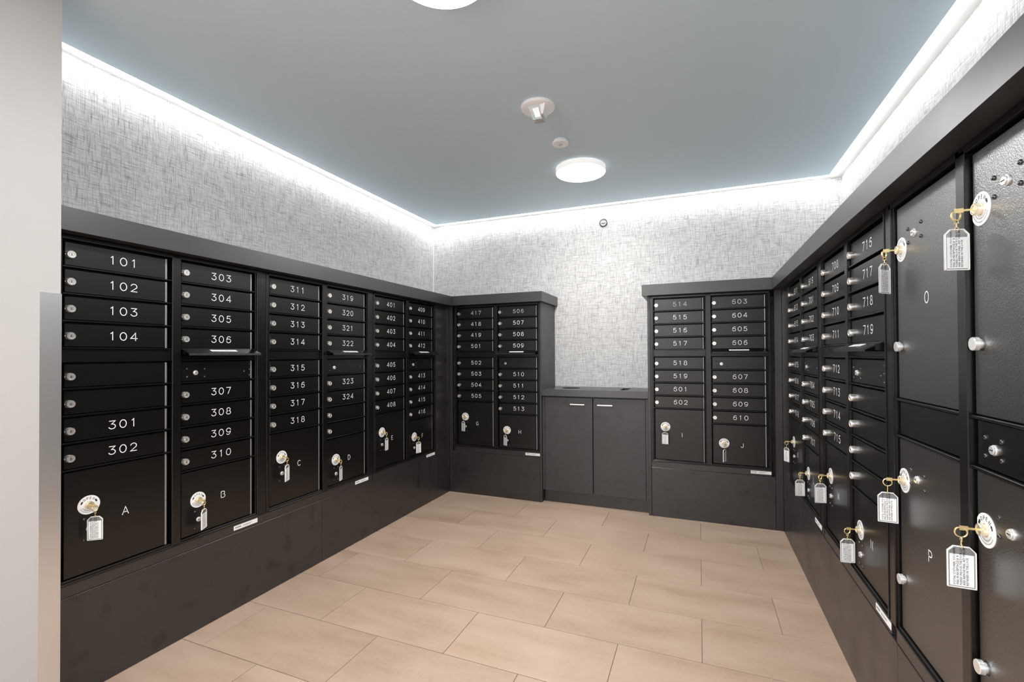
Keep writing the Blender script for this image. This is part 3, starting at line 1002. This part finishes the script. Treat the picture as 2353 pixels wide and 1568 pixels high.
# worktop with a round and a rectangular waste hole, built from strips round the holes
CT, CBm = CAMZ - 0.2586, CAMZ - 0.3080
def counter_mesh():
    bm = bmesh.new()
    y0, y1 = YB - 0.001, WALL_B - 0.001
    hc, hr = Vector((-0.9230, 3.5000)), 0.0720
    sl, sr, s0, s1 = -0.5330, -0.4780, 3.3950, 3.5950
    seg = 40
    # outer boundary cells: left block with round hole, middle, slot block, right
    xm = -0.78
    ring = [(hc.x + hr * math.cos(2 * math.pi * i / seg), hc.y + hr * math.sin(2 * math.pi * i / seg)) for i in range(seg)]
    def outer(i):
        a = 2 * math.pi * i / seg
        dx, dy = math.cos(a), math.sin(a)
        ts = []
        if dx > 1e-9: ts.append((xm - hc.x) / dx)
        if dx < -1e-9: ts.append((X0 - hc.x) / dx)
        if dy > 1e-9: ts.append((y1 - hc.y) / dy)
        if dy < -1e-9: ts.append((y0 - hc.y) / dy)
        t = min(t for t in ts if t > 0)
        return (hc.x + dx * t, hc.y + dy * t)
    corners = [(xm, y1), (X0, y1), (X0, y0), (xm, y0)]
    for zt, flip in ((CT, False), (CBm, True)):
        vi = [bm.verts.new((x, y, zt)) for x, y in ring]
        vo = [bm.verts.new((*outer(i), zt)) for i in range(seg)]
        for i in range(seg):
            j = (i + 1) % seg
            pa, pb = vo[i].co, vo[j].co
            poly = [vi[i], vo[i]]
            for cx_, cy_ in corners:
                if abs((cx_ - hc.x) * 0) == 0:
                    a0 = math.atan2(pa.y - hc.y, pa.x - hc.x) % (2 * math.pi)
                    a1 = math.atan2(pb.y - hc.y, pb.x - hc.x) % (2 * math.pi)
                    if a1 < a0: a1 += 2 * math.pi
                    ac = math.atan2(cy_ - hc.y, cx_ - hc.x) % (2 * math.pi)
                    if ac < a0: ac += 2 * math.pi
                    if a0 + 1e-6 < ac < a1 - 1e-6:
                        poly.append(bm.verts.new((cx_, cy_, zt)))
            poly += [vo[j], vi[j]]
            f = bm.faces.new(poly)
        for (a, c_, e, g_) in ((xm, sl, y0, y1), (sr, X1, y0, y1), (sl, sr, y0, s0), (sl, sr, s1, y1)):
            bm.faces.new([bm.verts.new(p) for p in ((a, e, zt), (c_, e, zt), (c_, g_, zt), (a, g_, zt))])
    def wall(pts, closed=True):
        n = len(pts)
        for i in range(n if closed else n - 1):
            (xa, ya), (xb, yb) = pts[i], pts[(i + 1) % n]
            bm.faces.new([bm.verts.new(p) for p in ((xa, ya, CBm), (xb, yb, CBm), (xb, yb, CT), (xa, ya, CT))])
    wall([(X0, y0), (X1, y0), (X1, y1), (X0, y1)])
    wall(ring)
    wall([(sl, s0), (sr, s0), (sr, s1), (sl, s1)])
    bmesh.ops.remove_doubles(bm, verts=bm.verts, dist=1e-5)
    for f in bm.faces:
        f.normal_update()
    bmesh.ops.recalc_face_normals(bm, faces=bm.faces)
    me = mesh(bm, 'countertop', 'laminate_counter')
    return me
ct = put('countertop', counter_mesh())
tag(ct, 'charcoal worktop with a round hole and a slot in the back wall niche', 'worktop')
put('hole_shade', boxmesh('hole_shade', 'shadow_black', (-1.02, -0.82, 3.41, 3.60, CBm - 0.004, CBm - 0.001), (-0.55, -0.46, 3.38, 3.61, CBm - 0.004, CBm - 0.001)), ct)  # black sheet stands in for the shade inside the holes

# ================================================================== CORNER GUARD
GT = CAMZ + 0.198
bm = bmesh.new()
bm_prism(bm, [(PIER_X, 0.7536), (PIER_X + 0.0016, 0.7542), (PIER_X + 0.0016, PIER_Y + 0.0016), (PIER_X - 0.050, PIER_Y + 0.0016), (PIER_X - 0.050, PIER_Y), (PIER_X, PIER_Y)], 0.0005, GT)
cg = put('corner_guard', mesh(bm, 'corner_guard', 'brushed_steel'))
tag(cg, 'brushed steel guard on the corner of the pale entry wall', 'corner guard')

# ================================================================== CEILING FITTINGS
LR = 0.155
def lamp(x, y, label):
    root = empty('ceiling_lamp', (x, y, CEIL))
    tag(root, label, 'lamp', 'round ceiling lamps')
    bm = bmesh.new()
    bm_lathe(bm, [(0.0, 0.0), (LR - 0.004, 0.0), (LR, -0.003), (LR, -0.0330), (LR - 0.003, -0.0345)], 64, 'z')
    put('lamp_rim', mesh(bm, 'lamp_rim', 'lamp_rim', True), root)
    bm = bmesh.new()
    bm_lathe(bm, [(LR - 0.003, -0.0345), (LR - 0.012, -0.0362), (0.0, -0.0362)], 64, 'z')
    put('diffuser', mesh(bm, 'diffuser', 'lamp_glow', True), root)
lamp(-0.680, 2.846, 'round flat ceiling lamp nearest the back wall, glowing white')
lamp(-0.705, 1.182, 'round flat ceiling lamp cut by the top edge, glowing white')
for yy, wh_ in ((-0.480, 'just behind the viewer'), (-2.140, 'in the middle of the entry lobby'), (-3.700, 'by the far wall of the entry lobby')):  # unseen lamps added to lift the ceiling brightness
    lamp(-0.695, yy, 'added unseen round ceiling lamp ' + wh_ + ', glowing white')

# fire strobe
st = empty('alarm_strobe', (-0.696, 2.062, CEIL))
tag(st, 'white round fire alarm strobe with clear lens on the ceiling', 'alarm')
bm = bmesh.new()
bm_lathe(bm, [(0.0, 0.0), (0.079, 0.0), (0.081, -0.004), (0.078, -0.013), (0.066, -0.021), (0.0, -0.0235)], 48, 'z')
put('strobe_base', mesh(bm, 'strobe_base', 'white_plastic', True), st)
def wedge(bm, x0, x1, y0, y1, z0, tx0, tx1, ty0, ty1, z1):
    a = [bm.verts.new(p) for p in ((x0, y0, z0), (x1, y0, z0), (x1, y1, z0), (x0, y1, z0))]
    c_ = [bm.verts.new(p) for p in ((tx0, ty0, z1), (tx1, ty0, z1), (tx1, ty1, z1), (tx0, ty1, z1))]
    bm.faces.new(a); bm.faces.new(c_)
    for i in range(4):
        bm.faces.new([a[i], a[(i + 1) % 4], c_[(i + 1) % 4], c_[i]])
bm = bmesh.new()
wedge(bm, 0.022, 0.052, -0.052, 0.030, -0.018, 0.026, 0.036, -0.034, 0.014, -0.058)
put('strobe_housing', mesh(bm, 'strobe_housing', 'white_plastic'), st)
bm = bmesh.new()
wedge(bm, -0.034, 0.024, -0.055, 0.030, -0.018, -0.014, 0.030, -0.030, 0.008, -0.078)
put('strobe_lens', mesh(bm, 'strobe_lens', 'strobe_lens'), st)
bm = bmesh.new()
wedge(bm, -0.018, 0.014, -0.030, 0.012, -0.019, -0.004, 0.020, -0.018, 0.000, -0.062)
put('reflector', mesh(bm, 'reflector', 'chrome'), st)

# occupancy sensor
sn = empty('motion_sensor', (-0.695, 2.440, CEIL))
tag(sn, 'small white round motion sensor on the ceiling before the lamp', 'sensor')
bm = bmesh.new()
bm_lathe(bm, [(0.0, 0.0), (0.037, 0.0), (0.037, -0.012), (0.0, -0.012)], 40, 'z')
put('sensor_base', mesh(bm, 'sensor_base', 'white_plastic', True), sn)
bm = bmesh.new()
bm_lathe(bm, [(0.0, -0.011), (0.0445, -0.0115), (0.0450, -0.018), (0.0425, -0.0225), (0.013, -0.0235), (0.0, -0.0235)], 40, 'z')
put('sensor_cover', mesh(bm, 'sensor_cover', 'white_plastic', True), sn)
bm = bmesh.new()
bm_lathe(bm, [(0.0130, -0.0230), (0.0105, -0.0270), (0.0055, -0.0300), (0.0, -0.0308)], 20, 'z')
simple('sensor_lens_grey', (0.55, 0.56, 0.57), 0.3)
put('sensor_lens', mesh(bm, 'sensor_lens', 'sensor_lens_grey', True), sn)

# sidewall sprinkler
sp_ = empty('sprinkler', (-0.697, WALL_B, CAMZ + 1.052))
tag(sp_, 'small round metal sprinkler head high on the back wall', 'sprinkler')
bm = bmesh.new()
bm_lathe(bm, [(0.0330, 0.0), (0.0330, -0.004), (0.0300, -0.007), (0.0255, -0.006), (0.0240, -0.001)], 32)
simple('dark_nickel', (0.16, 0.16, 0.16), 0.3, 0.9)
put('escutcheon', mesh(bm, 'escutcheon', 'dark_nickel', True), sp_)
bm = bmesh.new()
bm_lathe(bm, [(0.0242, -0.0012), (0.0, -0.0012)], 24)
put('recess', mesh(bm, 'recess', 'hinge_steel'), sp_)
bm = bmesh.new()
bm_lathe(bm, [(0.0, 0.0), (0.0095, 0.0), (0.0095, -0.010), (0.0060, -0.014), (0.0, -0.014)], 16)
for s in (-1, 1):
    bm_box(bm, s * 0.0120 - 0.002, s * 0.0120 + 0.002, -0.022, -0.001, -0.0025, 0.0025, 0.0005)
bm_box(bm, -0.014, 0.014, -0.0235, -0.0215, -0.006, 0.006, 0.0006)
bm_box(bm, -0.010, 0.010, -0.0240, -0.006, 0.0085, 0.0100, 0.0004)
put('nozzle', mesh(bm, 'nozzle', 'chrome', True), sp_)
